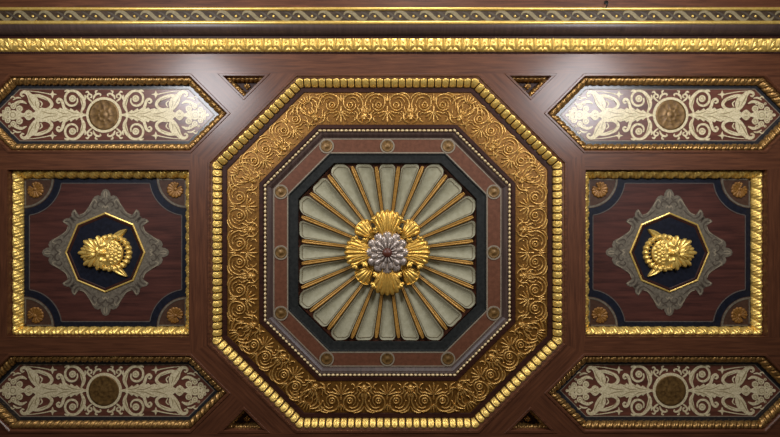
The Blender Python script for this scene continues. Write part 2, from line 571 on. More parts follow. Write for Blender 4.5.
def scroll_unit(mb, ox, oy, ca, sa, kx):
    """a pair of spirals over a palmette; local x runs along the side, y towards the centre"""
    def T(x, y):
        x *= kx
        return ox + x * ca - y * sa, oy + x * sa + y * ca

    def S(pts, h=1.6):
        mb.stroke([(*T(x, y), w) for x, y, w in pts], 8.0, h, True, 1.0)
    for s in (-1, 1):
        cx, cy = T(9 * s, -3.5)
        mb.lathe(cx, cy, [(1.9, 8.0), (2.1, 6.4), (2.7, 5.9), (3.3, 6.6), (3.5, 8.0)], 16)
        mb.dome(cx, cy, 1.3, 8.0, 1.8, 8, 3)
        S([(22.5 * s, 1, .4), (22 * s, -6, .8), (18.5 * s, -12, 1.0), (12 * s, -14.6, 1.0), (5.5 * s, -13, .9), (2.6 * s, -8.5, .8), (3.2 * s, -3, .8),
           (6.5 * s, 1, .9), (11 * s, 1.6, .9), (14.3 * s, -1, .7), (14.5 * s, -5.5, .5), (12 * s, -8.5, .4)])
        S([(17.5 * s, -6, .4), (16 * s, -9.5, .7), (12 * s, -11.3, .7), (8 * s, -10, .5)], 1.5)
        S([(22.8 * s, -10, .4), (21 * s, -13.5, .9), (16.5 * s, -15.6, .8), (13 * s, -15.8, .4)], 1.6)
        S([(13.5 * s, 2.5, .4), (16.6 * s, 5, .9), (16.5 * s, 9.5, .9), (18.3 * s, 13, .8), (21.5 * s, 14.6, .4)])
        S([(4 * s, 2.2, .4), (8 * s, 4.6, .8), (12 * s, 4.4, .6), (14 * s, 6.2, .3)], 1.6)
        S([(18.5 * s, 0, .3), (19 * s, 4, .6), (18 * s, 7, .4)], 1.4)
        S([(10.5 * s, 13.8, .3), (13.5 * s, 12, .8), (14 * s, 8.5, .4)], 1.4)
        for x, y in ((18.6, -4), (12.5, 8.3), (20.3, 9.8)):
            cx, cy = T(x * s, y)
            mb.dome(cx, cy, .9, 8.0, 1.1, 7, 2)
    S([(0, -2.5, .8), (0, 3, .9)])
    for a in (-78, -52, -26, 0, 26, 52, 78):
        g = a * pi / 180
        r = 11.5 - abs(a) * 0.045
        S([(1.2 * sin(g), 2.5 + 1.2 * cos(g), .4), (.6 * r * sin(g), 2.5 + .6 * r * cos(g), .85), (r * sin(g), 2.5 + r * cos(g), .7),
           (1.05 * r * sin(g) + .5 * math.copysign(1, a or 1), 2.5 + 1.0 * r * cos(g), .3)], 1.8)
    S([(0, -7, .4), (0, -11, .9), (0, -14.8, .3)], 1.7)
    for s in (-1, 1):
        S([(0, -7, .3), (1.8 * s, -10, .7), (2.8 * s, -13.2, .3)], 1.5)


def grotesque(mb, x0, y0, ca, sa):
    """small horned face with a plume; y towards the centre of the coffer"""
    def T(x, y):
        return x0 + x * ca - y * sa, y0 + x * sa + y * ca

    def dm(x, y, r, h, z=8.0, seg=10):
        cx, cy = T(x, y)
        mb.dome(cx, cy, r, z, h, seg, 3)
    dm(0, 0, 3.7, 2.6, seg=16)
    dm(0, 2.6, 2.5, 2.4)
    for s in (-1, 1):
        dm(1.5 * s, -.9, .8, 1.1, 5.9)
        dm(1.7 * s, 1.2, 1.0, 1.2, 6.2)
        mb.stroke([(*T(2.6 * s, -2.4), .5), (*T(5.2 * s, -4.8), .9), (*T(6.4 * s, -8.4), .6), (*T(5.2 * s, -10.5), .3)], 8.0, 1.8, True, 1.0)
        mb.stroke([(*T(3.2 * s, 2), .5), (*T(6.2 * s, 3.4), .8), (*T(8.6 * s, 1.4), .4)], 8.0, 1.6, True, 1.0)
        mb.stroke([(*T(.8 * s, -4), .4), (*T(2.2 * s, -7.5), .7), (*T(1.4 * s, -11), .3)], 8.0, 1.6, True, 1.0)
    mb.stroke([(*T(0, -1.4), .5), (*T(0, .9), .75)], 5.9, 1.0, True)
    mb.stroke([(*T(-1.4, 2.7), .3), (*T(0, 3.2), .4), (*T(1.4, 2.7), .3)], 6.0, .7, True)
    for a in (-.7, 0, .7):
        mb.stroke([(*T(2.6 * sin(a), -3.2), .5), (*T(4 * sin(a), -5.6), .9), (*T(4.6 * sin(a), -8), .3)], 8.0, 1.9, True, 1.0)


FO, FN = inset(FI, 0.0), inset(FI, 32.1)
CMASK = inset(FI, 25.0)
for e in range(8):
    a, b = FO[e], FO[(e + 1) % 8]
    c, d = FN[(e + 1) % 8], FN[e]
    mb = MB()
    mb.prism([a, b, c, d], 8.0, 10.0)
    pan = mb.build('frieze_panel', 'band_gold', oc)
    ex, ey = b[0] - a[0], b[1] - a[1]
    L = math.hypot(ex, ey)
    ca, sa = ex / L, ey / L                       # along the side; towards the centre is (-sa, ca)
    if (-(a[0] + b[0])) * -sa + (-(a[1] + b[1])) * ca < 0:
        ca, sa = -ca, -sa
    mxp, myp = (a[0] + b[0]) / 2 - sa * 16.05, (a[1] + b[1]) / 2 + ca * 16.05
    straight = e % 2 == 0
    mb = MB()
    for g in ((-47, 0, 47) if straight else (-21.5, 21.5)):
        scroll_unit(mb, mxp + ca * g, myp + sa * g, ca, sa, 1.0 if straight else 0.9)
    mb.build('scroll_relief', 'relief_gold', pan)
    for g in ((-23.5, 23.5) if straight else (0,)):
        mb = MB()
        grotesque(mb, mxp + ca * g - sa * 7.5, myp + sa * g + ca * 7.5, ca, sa)
        mb.build('grotesque_head', 'relief_gold', pan)
    q = CMASK[e]
    g = math.hypot(*q)
    mb = MB()
    ca2, sa2 = -q[1] / g, q[0] / g                # y axis of the corner ornament points to the centre

    def T2(x, y):
        return q[0] + x * ca2 - y * sa2, q[1] + x * sa2 + y * ca2
    for sg in (-1, 1):
        for st in ([(3.5, -4, .4), (7.5, -8, .9), (8.5, -13.5, .9), (5.5, -18, .8), (2.5, -17, .5)], [(6, -20, .4), (10, -17.5, 1.0), (13, -13, .9), (13.4, -8, .5)],
                   [(2.2, -9, .4), (4.4, -13, .8), (3.2, -16, .4)], [(4, 3, .4), (8.5, 4.6, .8), (12, 2.0, .5)], [(11.5, -20, .3), (16, -16.4, .9), (18, -12, .5)]):
            mb.stroke([(*T2(x * sg, y), w) for x, y, w in st], 8.0, 2.0, True, 1.0)
    for ag in (-.62, -.3, 0, .3, .62):
        mb.stroke([(*T2(sin(ag) * 4, -15 - 1 * cos(ag)), .4), (*T2(sin(ag) * 9, -15.5 - 5 * cos(ag)), .9), (*T2(sin(ag) * 12, -16 - 8.4 * cos(ag)), .3)], 8.0, 1.8, True, 1.0)
    grotesque(mb, q[0], q[1], ca2, sa2)
    ob = mb.build('grotesque_head', 'relief_gold', pan)
mb = MB()
sweep(mb, OO, [(49.4, 8.4), (50.2, 7.2), (53.4, 7.2), (54.2, 8.6), (55.0, 9.0)])
mb.build('inner_fillet', 'dark_wood', oc)
mb = MB()
BO = inset(OO, 55.7)
for e in range(8):
    a, b = BO[e], BO[(e + 1) % 8]
    L = math.hypot(b[0] - a[0], b[1] - a[1])
    n = round(L / 4.35)
    ux_, uy_ = (b[0] - a[0]) / L, (b[1] - a[1]) / L
    for i in range(n + 1):
        if i == n:
            continue
        x, y = a[0] + ux_ * L * i / n, a[1] + uy_ * L * i / n
        rows = []
        for r_ in range(5):
            g = pi / 2 * r_ / 4
            row = []
            for q in range(12):
                p = 2 * pi * q / 12
                lx, ly = 2.05 * cos(g) * cos(p), 1.35 * cos(g) * sin(p)
                row.append((x + lx * ux_ - ly * uy_, y + lx * uy_ + ly * ux_, 8.4 - 1.9 * sin(g)))
            rows.append(row)
        mb.grid(rows, True, True)
mb.build('bead_moulding', 'pearl', oc)
mb = MB()
sweep(mb, OO, [(54.2, 8.2), (57.2, 8.2)])
mb.build('bead_channel', 'dark_wood', oc)
mb = MB()
sweep(mb, OO, [(56.6, 8.6), (57.4, 8.4), (57.8, 8.8), (59.5, 9.2), (61.2, 10.4), (62.2, 11.4), (63.2, 11.6), (63.2, 13)])
mb.build('wooden_cove', 'cove_wood', oc)
mb = MB()
mb.ring_prism(inset(OO, 62.9), inset(OO, 78.6), 12.0, 14.0)
mb.build('russet_border', 'red_band', oc)
mb = MB()
mb.ring_prism(inset(OO, 63.2), inset(OO, 64.2), 11.7, 12.4)
mb.ring_prism(inset(OO, 77.2), inset(OO, 78.4), 11.7, 12.4)
mb.build('grey_lines', 'grey_line', oc)
mb = MB()
sweep(mb, OO, [(78.4, 11.9), (79.4, 12.0), (80.2, 13.0), (84, 13.4), (87.8, 13.6), (88.4, 15.0)])
mb.build('dark_border', 'black_green', oc)
RO = inset(OO, 71.0)
spots = list(RO) + [(0, RO[0][1]), (0, -RO[0][1]), (RO[2][0], 0), (-RO[2][0], 0)]
proto = None
for x, y in spots:
    if proto is None:
        mb = MB()
        mb.lathe(0, 0, [(6.1, 0), (6.1, -.8), (7.5, -.8), (7.5, 0)], 32, False)
        proto = mb.build('painted_roundel', 'grey_line', oc, (x * U, y * U, .12))
        mb = MB()
        mb.lathe(0, 0, [(6.2, 0), (6.2, -.5), (5.0, -.55), (4.6, -.35), (2.2, -.4), (1.8, -.7), (0.01, -.75)], 28)
        mb.build('gilt_disc', 'dull_gold', proto)
    else:
        c = copy_tree(proto, oc)
        c.location = (x * U, y * U, .12)

# fluted centre
FA = 91.7


def r_oct(th):
    b = FA + 11.0
    c, s = abs(cos(th)), abs(sin(th))
    return min(FA / max(c, 1e-6), FA / max(s, 1e-6), b * sqrt(2) / (c + s))


def dome_d(r):
    return 15.0 + 7.5 * (1 - (min(r, 92) / 92.0) ** 2)


mb = MB()
rows = []
for i in range(13):
    row = []
    for j in range(96):
        th = 2 * pi * j / 96
        r = 6 + (r_oct(th) + 0.8 - 6) * i / 12
        row.append((r * cos(th), r * sin(th), dome_d(r) + 4.6))
    rows.append(row)
mb.grid(rows, True, True)
fd = mb.build('fluted_dish', 'red_lacquer', oc)


def flute_pt(q, p, th0):
    half = 7.5 * pi / 180
    ri = 17.0
    re = r_oct(th0 + q * half * 0.8) - 1.0
    # the sides stop short of the rib, the end is rounded
    edge = re - 5.0 * abs(q) ** 5
    r = ri + (edge - ri) * p
    gap = 1.1 + 2.1 * r / 92
    w = r * tan(half) - gap
    x, y = r, q * w
    dd = dome_d(r) + 0.2 + 3.6 * (1 - q * q) * min(1.0, r / 50) * (1 - 0.5 * max(0, (p - .85) / .15) ** 2)
    c, s = cos(th0), sin(th0)
    return (x * c - y * s, x * s + y * c, dd)


for kf in range(24):
    th0 = kf * pi / 12
    mb = MB()
    mb.grid([[flute_pt(-1 + 2 * j / 14, i / 20, th0) for j in range(15)] for i in range(21)])
    fl = mb.build('flute', 'plaster', fd)
    pts = []
    for i in range(21):
        pts.append((*flute_pt(-.86, i / 20 * .965, th0), .4))
    for j in range(1, 15):
        pts.append((*flute_pt(-.86 + 1.72 * j / 15, .965, th0), .4))
    for i in range(20, -1, -1):
        pts.append((*flute_pt(.86, i / 20 * .965, th0), .4))
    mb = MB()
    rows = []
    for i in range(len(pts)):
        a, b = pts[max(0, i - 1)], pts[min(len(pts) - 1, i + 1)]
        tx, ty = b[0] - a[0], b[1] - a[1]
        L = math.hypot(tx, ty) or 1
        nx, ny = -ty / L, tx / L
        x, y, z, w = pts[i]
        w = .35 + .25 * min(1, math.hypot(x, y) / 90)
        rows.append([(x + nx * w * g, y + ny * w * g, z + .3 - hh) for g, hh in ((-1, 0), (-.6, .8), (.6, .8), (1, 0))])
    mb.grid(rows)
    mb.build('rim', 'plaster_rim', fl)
    th = th0 + pi / 24
    mb = MB()
    rows = []
    for i in range(16):
        re = r_oct(th) - 3.6
        r = 16 + (re - 16) * i / 15
        w = (0.85 + 1.65 * r / 92) * (1.0 if i < 15 else 0.55)
        ctr = dome_d(r)
        row = []
        for g, hh in ((-1, -3.4), (-.9, -.2), (-.45, .75), (-.2, .1), (0, -.1), (.2, .1), (.45, .75), (.9, -.2), (1, -3.4)):
            row.append((r * cos(th) - g * w * sin(th), r * sin(th) + g * w * cos(th), ctr - hh - .2))
        rows.append(row)
    mb.grid(rows)
    mb.build('rib', 'rib', fd)

# ------------------------------------------------------------------ rosette hung on the fluted centre
KR = (D + 15) / D
rs = thing('carved_rosette', 'gilded eight-petalled rosette with a silvered double flower, hanging at the centre of the fluted dish', 'rosette',
           loc(CX + (387.3 - PX) * 0.02, PY + (252.4 - PY) * KR, 22))
mb = MB()
mb.lathe(0, 0, [(22, 0), (22, -3), (20, -5), (0.01, -6)], 40)
mb.build('backing_disc', 'old_gold', rs)
pl = ps = None
for kf in range(4):
    th = kf * pi / 2
    if pl is None:
        mb = MB()
        mb.fan(5, 0, 0, 39.3, .50, 7, 0, 7.2, 1.0, na=70, nr=16, k=.07, flat=.16, curl=.14, r0=.2, power=3)
        for sg in (-1, 1):                                         # turned-over side lobes
            mb.fan(21, sg * 8.2, sg * 1.05, 7.6, .9, 3, -1.0, 5.6, .8, na=24, k=.2, flat=.2)
            mb.fan(30.5, sg * 10.8, sg * .75, 7.6, .9, 3, -1.0, 5.0, .8, na=24, k=.2, flat=.2)
            mb.stroke([(17, sg * 2.0, .5), (27, sg * 3.6, .9), (37, sg * 7.2, .5)], -6.0, 1.8)
            mb.stroke([(17, sg * 4.4, .5), (25, sg * 7.4, .8), (32, sg * 12, .4)], -5.0, 1.6)
        mb.stroke([(15, 0, .8), (28, 0, 1.1), (43, 0, .6)], -6.2, 2.0)
        pl = mb.build('acanthus_petal', 'rosette_gold', rs, (0, 0, -.05), th)
        mb = MB()
        mb.fan(17, 0, 0, 26.0, .50, 5, 1.2, 5.6, .8, na=50, nr=14, k=.05, flat=.14, curl=.25, r0=.15)
        mb.stroke([(38.2, -9.4, .5), (40.8, -5.0, .9), (41.6, 0, 1.0), (40.8, 5.0, .9), (38.2, 9.4, .5)], -1.6, 1.6)
        ps = mb.build('shell_petal', 'rosette_gold', rs, (0, 0, -.02), th + pi / 4)
    else:
        for src, off in ((pl, 0), (ps, pi / 4)):
            c = src.copy()
            C.objects.link(c)
            c.parent = rs
            c.rotation_euler = (0, 0, th + off)
mb = MB()
mb.lathe(0, 0, [(17, -4), (17, -9.2), (10, -11.5), (0.01, -12.5)], 32)
sf = mb.build('silvered_flower', 'silver', rs)
sf['label'] = 'silvered double flower'


def petal(bx, L, A, z0, zh):
    mb = MB()
    mb.fan(bx, 0, 0, L, A, 1, z0, zh, 1.1, na=18, nr=10, k=.10, flat=.06, curl=.2, r0=.2, power=3)
    mb.stroke([(bx + L * .3, 0, .3), (bx + L * .65, 0, .55), (bx + L * .9, 0, .3)], z0 - zh * .78, .9)
    return mb


for n_, bx, L, A, z0, zh, off in ((12, 4, 18.0, .33, -9.6, 3.6, 0), (12, 3, 14.2, .31, -12.0, 3.2, pi / 12), (14, 2.5, 8.0, .26, -14.2, 2.2, 0)):
    src = None
    for kf in range(n_):
        th = 2 * pi * kf / n_ + off
        if src is None:
            src = petal(bx, L, A, z0, zh).build('petal', 'silver', sf, (0, 0, 0), th)
        else:
            c = src.copy()
            C.objects.link(c)
            c.parent = sf
            c.rotation_euler = (0, 0, th)
mb = MB()
mb.lathe(0, 0, [(5.4, -11), (5.4, -14.5), (4.6, -16.4), (3.0, -17.6), (0.01, -18.2)], 24)
mb.build('boss', 'boss', rs)

# ------------------------------------------------------------------ four long six-sided painted panels
def hexa(hh, tip):
    return [(-(tip - hh), -hh), (tip - hh, -hh), (tip, 0), (tip - hh, hh), (-(tip - hh), hh), (-tip, 0)]


HX = hexa(39.8, 131.0)
hp = thing('hexagonal_panel', 'x', 'panel', loc(CX - 287.5, CY - 139.9), 0, 'six-sided painted panels')
mb = MB()
sweep(mb, HX, [(0, 6), (0, -.1), (.5, -.8), (2.2, -.8), (3.0, .4), (3.3, 1.6), (3.6, 4)])
mb.build('wooden_frame', 'wood', hp)
mb = MB()
carve(mb, HX, [(3.6, 3.2), (4.2, 2.2), (6.0, 2.4), (8.0, 4.2), (9.0, 6.2), (9.2, 8)], 7.4, f_rope, 2.0, ds=16, nt=12)
mb.build('rope_moulding', 'brown_gold', hp)
mb = MB()
mb.prism(inset(HX, 8.6), 8.2, 11)
mb.build('mahogany_field', 'field', hp)
mb = MB()
mb.ring_prism(inset(HX, 9.0), inset(HX, 13.2), 7.9, 8.3)
mb.build('slate_border', 'slate', hp)
mb = MB()
mb.ring_prism(inset(HX, 13.2), inset(HX, 13.9), 7.8, 8.3)
mb.build('grey_line', 'grey_line', hp)

KX = 1.016                                     # the drawing of the ornament was measured at the depth of the field
strokes = [
    [(66, 4.5, 2.4), (69.5, 9, 3.4), (72.4, 14, 3.6), (74, 18.6, 3.2), (77, 22.2, 2.4), (80.8, 23.0, 1.7), (83.2, 20.8, 1.3), (81.6, 18.6, 1.0), (80, 19.4, .6)],
    [(68, 6, 2.6), (67.2, 11, 3.0), (69.5, 16.6, 2.6), (73, 20, 1.6)],
    [(71, 19.4, 1.2), (66, 19.2, 1.9), (60.5, 17.6, 2.0), (55, 15.0, 1.9), (52.3, 11, 1.8), (54, 7.4, 1.7), (58.5, 5.4, 1.6), (63, 6.6, 1.0)],
    [(64.5, 14.2, .5), (62, 11.5, .7), (63.5, 8, .5)],
    [(76, 24.0, .3), (66, 23.0, .5), (55, 21.0, .6)],
    [(23, 3, .9), (20.6, 8.4, 2.0), (21.0, 13.2, 2.7), (23, 18.6, 2.1), (28, 23.4, 1.5), (34.6, 23.6, 1.3), (38.6, 19.2, 1.25), (38.4, 13.4, 1.3),
     (34.6, 9.6, 1.3), (29.6, 9.8, 1.1), (26.8, 13, .9), (27, 17, .6)],
    [(33.5, 23.4, .8), (37, 24.4, 1.3), (39.6, 23.4, .5)],
    [(20.5, 14, .8), (18.8, 17, 1.2), (19.2, 20, .5)],
    [(39.5, 5, 1.6), (40.8, 9.6, 1.7), (42.4, 14.2, 1.6), (45.4, 16, 1.5), (47.2, 13.6, 1.2), (45.6, 11.8, .9), (44, 12.8, .5)],
    [(12.2, 13.6, .7), (14.6, 15.2, 1.0), (16.8, 18.2, 1.1), (15.2, 20.8, 1.0), (12.6, 19.8, .9), (12.8, 17.4, .7), (14.4, 17.6, .4)],
    [(10.8, 15.6, .5), (9.6, 19, 1.2), (6.4, 21.2, 1.1), (3.4, 20.6, .8), (4.2, 18.8, .5)],
    [(14.6, 21, .5), (16.6, 23.4, 1.1), (18.4, 22.4, .5)],
    [(8, 21, .5), (8.6, 23.6, 1.0), (6.6, 24.2, .5)],
    [(77.6, 11.4, .6), (82.6, 13.4, 1.7), (88.4, 12.0, 1.3), (91, 10.4, .5)],
    [(83, 16.8, .4), (87, 17.2, 1.0), (91, 15, .5)],
    [(89, 17, .4), (91.6, 18.4, .8), (93.4, 16.6, .4)],
]
spine = [(16.8, 1.0), (20.6, 1.3), (22.4, 3.0), (24.6, 2.6), (27.6, 5.2), (29.2, 3.8), (33.4, 6.8), (34.6, 4.8), (38.6, 7.6), (40, 5.4), (44, 7.4),
         (46, 5.4), (50, 6.8), (53, 5.6), (58, 6.4), (63, 7.2), (67, 6.4), (69, 3.4), (71, 2.0), (73, 4.2), (75.4, 5.4), (77.6, 4.4), (79.4, 2.2),
         (81, 1.5), (83, 2.6), (85, 4.0), (88, 4.0)]
detail = [
    [(24, 1.0, .15), (31, 2.0, .45), (37, 4.8, .15)], [(33, .8, .15), (41, 1.6, .45), (48, 4.6, .15)], [(46, .8, .15), (55, 1.6, .45), (63, 4.2, .15)],
    [(70, 9, .15), (73.6, 15, .5), (76.4, 20.4, .15)], [(64, 18.2, .15), (58, 16, .4), (54, 11.5, .15)], [(21, 8, .15), (22, 13.6, .5), (25, 19.6, .15)],
    [(67, 7, .15), (68.6, 11, .4), (68.4, 14.5, .15)], [(73.6, 1, .15), (75.4, 2, .5), (77, 1, .15)],
]
mb, md = MB(), MB()
jit = 0
for sx in (-1, 1):
    for sy in (-1, 1):
        for st in strokes:
            jit += 1
            mb.stroke([(x * KX * sx, y * KX * sy, w * .86) for x, y, w in st], 8.2, .40 + .0011 * (jit % 40), False)
        for st in detail:
            md.stroke([(x * KX * sx, y * KX * sy, w) for x, y, w in st], 8.2, .53, False)
        for x, y, r in ((31.6, 16.4, 3.5), (84.6, 6.2, 3.3), (90.6, 8.9, 3.0), (96.4, 5.4, 2.9), (86.4, 11.4, 1.5), (94.6, 11.2, 1.3), (100.4, 3.4, 1.6)):
            jit += 1
            n = 20
            mb.prism([(x * KX * sx + r * cos(2 * pi * i / n), y * KX * sy + r * sin(2 * pi * i / n)) for i in range(n)], 7.8 - .0013 * (jit % 30), 8.2)
            md.lathe(x * KX * sx, y * KX * sy, [(r * .55, 7.69), (r * .55 - .5, 7.69)], 16, False)
        star = []
        for i in range(8):
            a = i * pi / 4
            r = 4.2 if i % 2 == 0 else 1.5
            star.append((51.6 * KX * sx + r * cos(a) * 1.1, 20.6 * KX * sy + r * sin(a)))
        mb.prism(star, 7.77, 8.2)
    n = 20
    for x, r in ((91.0, 5.0), (99.0, 3.2), (86.5, 4.4), (103.4, 1.6)):
        mb.prism([(x * KX * sx + r * cos(2 * pi * i / n), r * sin(2 * pi * i / n)) for i in range(n)], 7.755 - .001 * r, 8.2)
    md.lathe(91.0 * KX * sx, 0, [(3.0, 7.69), (2.4, 7.69)], 16, False)
    mb.prism([(x * KX * sx, y * KX) for x, y in spine] + [(x * KX * sx, -y * KX) for x, y in reversed(spine)], 7.74, 8.2)
ar = mb.build('arabesque', 'cream', hp)
md.build('ochre_lines', 'cream_shade', ar)
mb = MB()
mb.lathe(0, 0, [(15.4, 8.2), (15.4, 7.5), (18.0, 7.5), (18.0, 8.2)], 48, False)
rd = mb.build('roundel', 'cream', hp)
mb = MB()
prof = [(15.5, 8.2), (15.4, 7.3), (13.6, 7.4), (12.4, 7.6), (9.0, 7.7), (6.6, 7.5), (5.2, 7.2), (4.4, 7.4), (3.2, 7.2), (2.0, 6.8), (0.01, 6.7)]
rows = []
for r, d in prof:
    rows.append([(r * cos(2 * pi * k / 72), r * sin(2 * pi * k / 72), d - (.22 * max(0, sin(8 * 2 * pi * k / 72 + r * .25)) if 5 < r < 13 else 0)) for k in range(72)])
mb.grid(rows, True, True)
mb.build('gilt_medallion', 'dull_gold', rd)
hp['label'] = 'upper left six-sided painted panel with cream arabesque and gilt roundel'
dup(hp, loc(CX + 287.5, CY - 139.9), 'upper right six-sided painted panel, its left end washed by window glare')
dup(hp, loc(CX - 287.5, CY + 139.9), 'lower left six-sided painted panel, dim, below the square coffer')
dup(hp, loc(CX + 287.5, CY + 139.9), 'lower right six-sided painted panel, dim, below the square coffer')

# ------------------------------------------------------------------ two square coffers
sc = thing('square_coffer', 'left square coffer, gilt edged, grey cartouche and shell corners around a mask', 'coffer',
           loc(CX - 289.2, CY), 0, 'square coffers')


def rect(w, h):
    return [(-w, -h), (w, -h), (w, h), (-w, h)]


SQ = rect(91.2, 84.0)
mb = MB()
sweep(mb, SQ, [(-.1, 3), (0.0, -.2), (.4, -.2), (.8, 6.2), (2.4, 6.2), (2.4, 8)])
mb.build('wooden_reveal', 'wood', sc)
mb = MB()
carve(mb, SQ, [(1.2, 7), (1.8, 5.8), (3.4, 6.8), (5.4, 9.0), (7.0, 11.6), (7.8, 14)], 11.5, f_leafrope, 1.5, ds=26, nt=15)
mb.build('leaf_moulding', 'gold', sc)
mb = MB()
mb.prism(inset(SQ, 6.8), 14, 18)
mb.build('mahogany_field', 'square_field', sc)
IN = (83.4, 76.2)
KS = 534 / 520
bw = 5.2
mb = MB()
mb.ring_prism(rect(*IN), rect(IN[0] - bw, IN[1] - bw), 13.7, 14.1)
for sx in (-1, 1):
    for sy in (-1, 1):
        arc = [(sx * (IN[0] - 38 * cos(a)), sy * (IN[1] - 38 * sin(a))) for a in [pi / 2 * i / 20 for i in range(21)]]
        arci = [(sx * (IN[0] - 31 * cos(a)), sy * (IN[1] - 31 * sin(a))) for a in [pi / 2 * i / 20 for i in range(21)]]
        for i in range(20):
            mb.prism([arc[i], arc[i + 1], arci[i + 1], arci[i]], 13.66, 14.1)
mb.build('blue_black_border', 'navy', sc)
mb = MB()
for sx in (-1, 1):
    for sy in (-1, 1):
        arc = [(sx * (IN[0] - 38.3 * cos(a)), sy * (IN[1] - 38.3 * sin(a)), .45) for a in [pi / 2 * (.09 + .82 * i / 12) for i in range(13)]]
        mb.stroke(arc, 14.0, .45, False)
for s in (-1, 1):
    w_, h_ = IN[0] - bw, IN[1] - bw
    mb.stroke([(-w_ + 33, s * h_, .4), (w_ - 33, s * h_, .4)], 14.0, .4, False)
    mb.stroke([(s * w_, -h_ + 33, .4), (s * w_, h_ - 33, .4)], 14.0, .4, False)
mb.build('grey_lines', 'dim_line', sc)
for sx in (-1, 1):
    for sy in (-1, 1):
        n = 20

        def q_(r, a, o=0.0):
            return (sx * (IN[0] - o - r * cos(a)), sy * (IN[1] - o - r * sin(a)))
        mb = MB()
        mb.prism([q_(0, 0)] + [q_(31, pi / 2 * i / n) for i in range(n + 1)], 13.5, 14.1)
        qd = mb.build('corner_quadrant', 'quad', sc)
        mb = MB()
        mb.stroke([(*q_(29.4, pi / 2 * i / n), .95) for i in range(n + 1)], 13.6, .5, False)
        mb.stroke([(*q_(1.6, 0, 1.4), .6), (*q_(28, 0, 1.4), .6)], 13.6, .45, False)
        mb.stroke([(*q_(1.6, pi / 2, 1.4), .6), (*q_(28, pi / 2, 1.4), .6)], 13.6, .45, False)
        mb.build('grey_edging', 'cartouche', qd)
        mb = MB()
        bx, by = q_(16.0, pi / 4)
        ang = atan2(-sy, -sx)
        mb.fan(bx, by, ang, 9.2, 2.95, 13, 13.5, 1.1, .6, k=.10, flat=.28, r0=.1)
        mb.dome(bx, by, 2.2, 13.5, 1.8)
        mb.build('shell', 'shell', qd)
# grey cartouche with scrolled edge round the mask's frame
eighth = [(0, 63.4), (2.6, 62.4), (4.6, 59), (5.0, 56), (7.5, 57.2), (10.8, 56.0), (13.2, 53), (14.2, 50), (16.6, 46.4), (19.6, 42), (22.6, 38.6),
          (26, 36.8), (28.6, 37.6), (30.2, 40), (30.8, 43.2), (33, 41.6), (34.2, 38.6), (34.0, 36.2), (35.2, 35.2)]
quart = eighth + [(y, x) for x, y in reversed(eighth[:-1])]
outl = []
for kq in range(4):
    c_, s_ = cos(-kq * pi / 2), sin(-kq * pi / 2)
    pts = quart[:-1]
    outl += [((x * c_ - y * s_) * KS, (x * s_ + y * c_) * KS) for x, y in pts]
octr = [(40.6 * cos(i * pi / 4), 40.6 * sin(i * pi / 4)) for i in range(8)]
mb = MB()
no = len(outl)
inner = []
for x, y in outl:
    th = atan2(y, x)
    k8 = math.floor(th / (pi / 4))
    mid = (k8 + .5) * pi / 4
    r = 40.0 * cos(pi / 8) / cos(th - mid)
    inner.append((r * cos(th), r * sin(th)))
mb.ring_prism(outl, inner, 13.62, 14.1)
ct = mb.build('cartouche', 'cartouche', sc)
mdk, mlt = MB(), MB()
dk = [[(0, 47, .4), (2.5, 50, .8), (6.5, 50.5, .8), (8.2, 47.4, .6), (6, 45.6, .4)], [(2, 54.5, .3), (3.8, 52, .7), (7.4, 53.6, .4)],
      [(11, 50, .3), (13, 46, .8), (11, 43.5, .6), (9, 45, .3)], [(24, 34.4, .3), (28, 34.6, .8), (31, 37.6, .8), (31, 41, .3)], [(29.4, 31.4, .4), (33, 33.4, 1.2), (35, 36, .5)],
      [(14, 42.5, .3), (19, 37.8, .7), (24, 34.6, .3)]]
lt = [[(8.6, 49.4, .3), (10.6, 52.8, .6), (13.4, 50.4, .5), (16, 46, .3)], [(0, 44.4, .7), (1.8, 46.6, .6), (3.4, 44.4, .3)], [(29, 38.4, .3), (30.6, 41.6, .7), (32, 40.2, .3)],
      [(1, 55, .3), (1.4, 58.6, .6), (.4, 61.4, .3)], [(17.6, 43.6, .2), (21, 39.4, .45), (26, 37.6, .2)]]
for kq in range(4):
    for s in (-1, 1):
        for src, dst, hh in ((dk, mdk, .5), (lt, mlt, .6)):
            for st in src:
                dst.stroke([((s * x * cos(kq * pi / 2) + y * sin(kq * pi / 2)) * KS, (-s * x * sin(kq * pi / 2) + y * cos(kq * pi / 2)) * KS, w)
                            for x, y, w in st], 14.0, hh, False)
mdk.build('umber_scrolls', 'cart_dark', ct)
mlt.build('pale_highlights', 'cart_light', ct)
mb = MB()
sweep(mb, octr, [(-.4, 14.1), (-.4, 12.6), (.4, 12.3), (1.2, 12.6), (1.3, 14)])
of = mb.build('octagonal_frame', 'gold', sc)
mb = MB()
mb.prism(inset(octr, .8), 13.3, 14.2)
fl_ = mb.build('recess_floor', 'navy', of)
mb = MB()
sweep(mb, octr, [(1.2, 13.3), (1.2, 12.7), (3.2, 12.9), (3.9, 13.3)])
mb.build('inner_moulding', 'dark_wood', of)
dup(sc, loc(CX + 289.2, CY), 'right square coffer, gilt edged, grey cartouche and shell corners around a mask')

# ------------------------------------------------------------------ two gilded masks
cm = thing('carved_mask', 'gilded leafy satyr mask turned sideways, beard leaves pointing left, in the left square coffer', 'mask',
           loc(CX - 289.2 + .6, CY + .3, 13.3), 0, 'gilded leaf masks')
z0 = 0.0


def g2(x, y, cx, cy, sx, sy):
    return exp(-((x - cx) / sx) ** 2 - ((y - cy) / sy) ** 2)


CURLS = [(8.4, 0, 1.5), (8.6, 3.6, 1.3), (7.8, 7.4, 1.5), (7.2, 10.6, 1.2), (11.6, 1.9, 1.4), (12.0, 5.6, 1.5), (11.2, 9.2, 1.3), (15.0, 0, 1.3), (15.4, 3.6, 1.3),
         (14.6, 7.4, 1.2)]


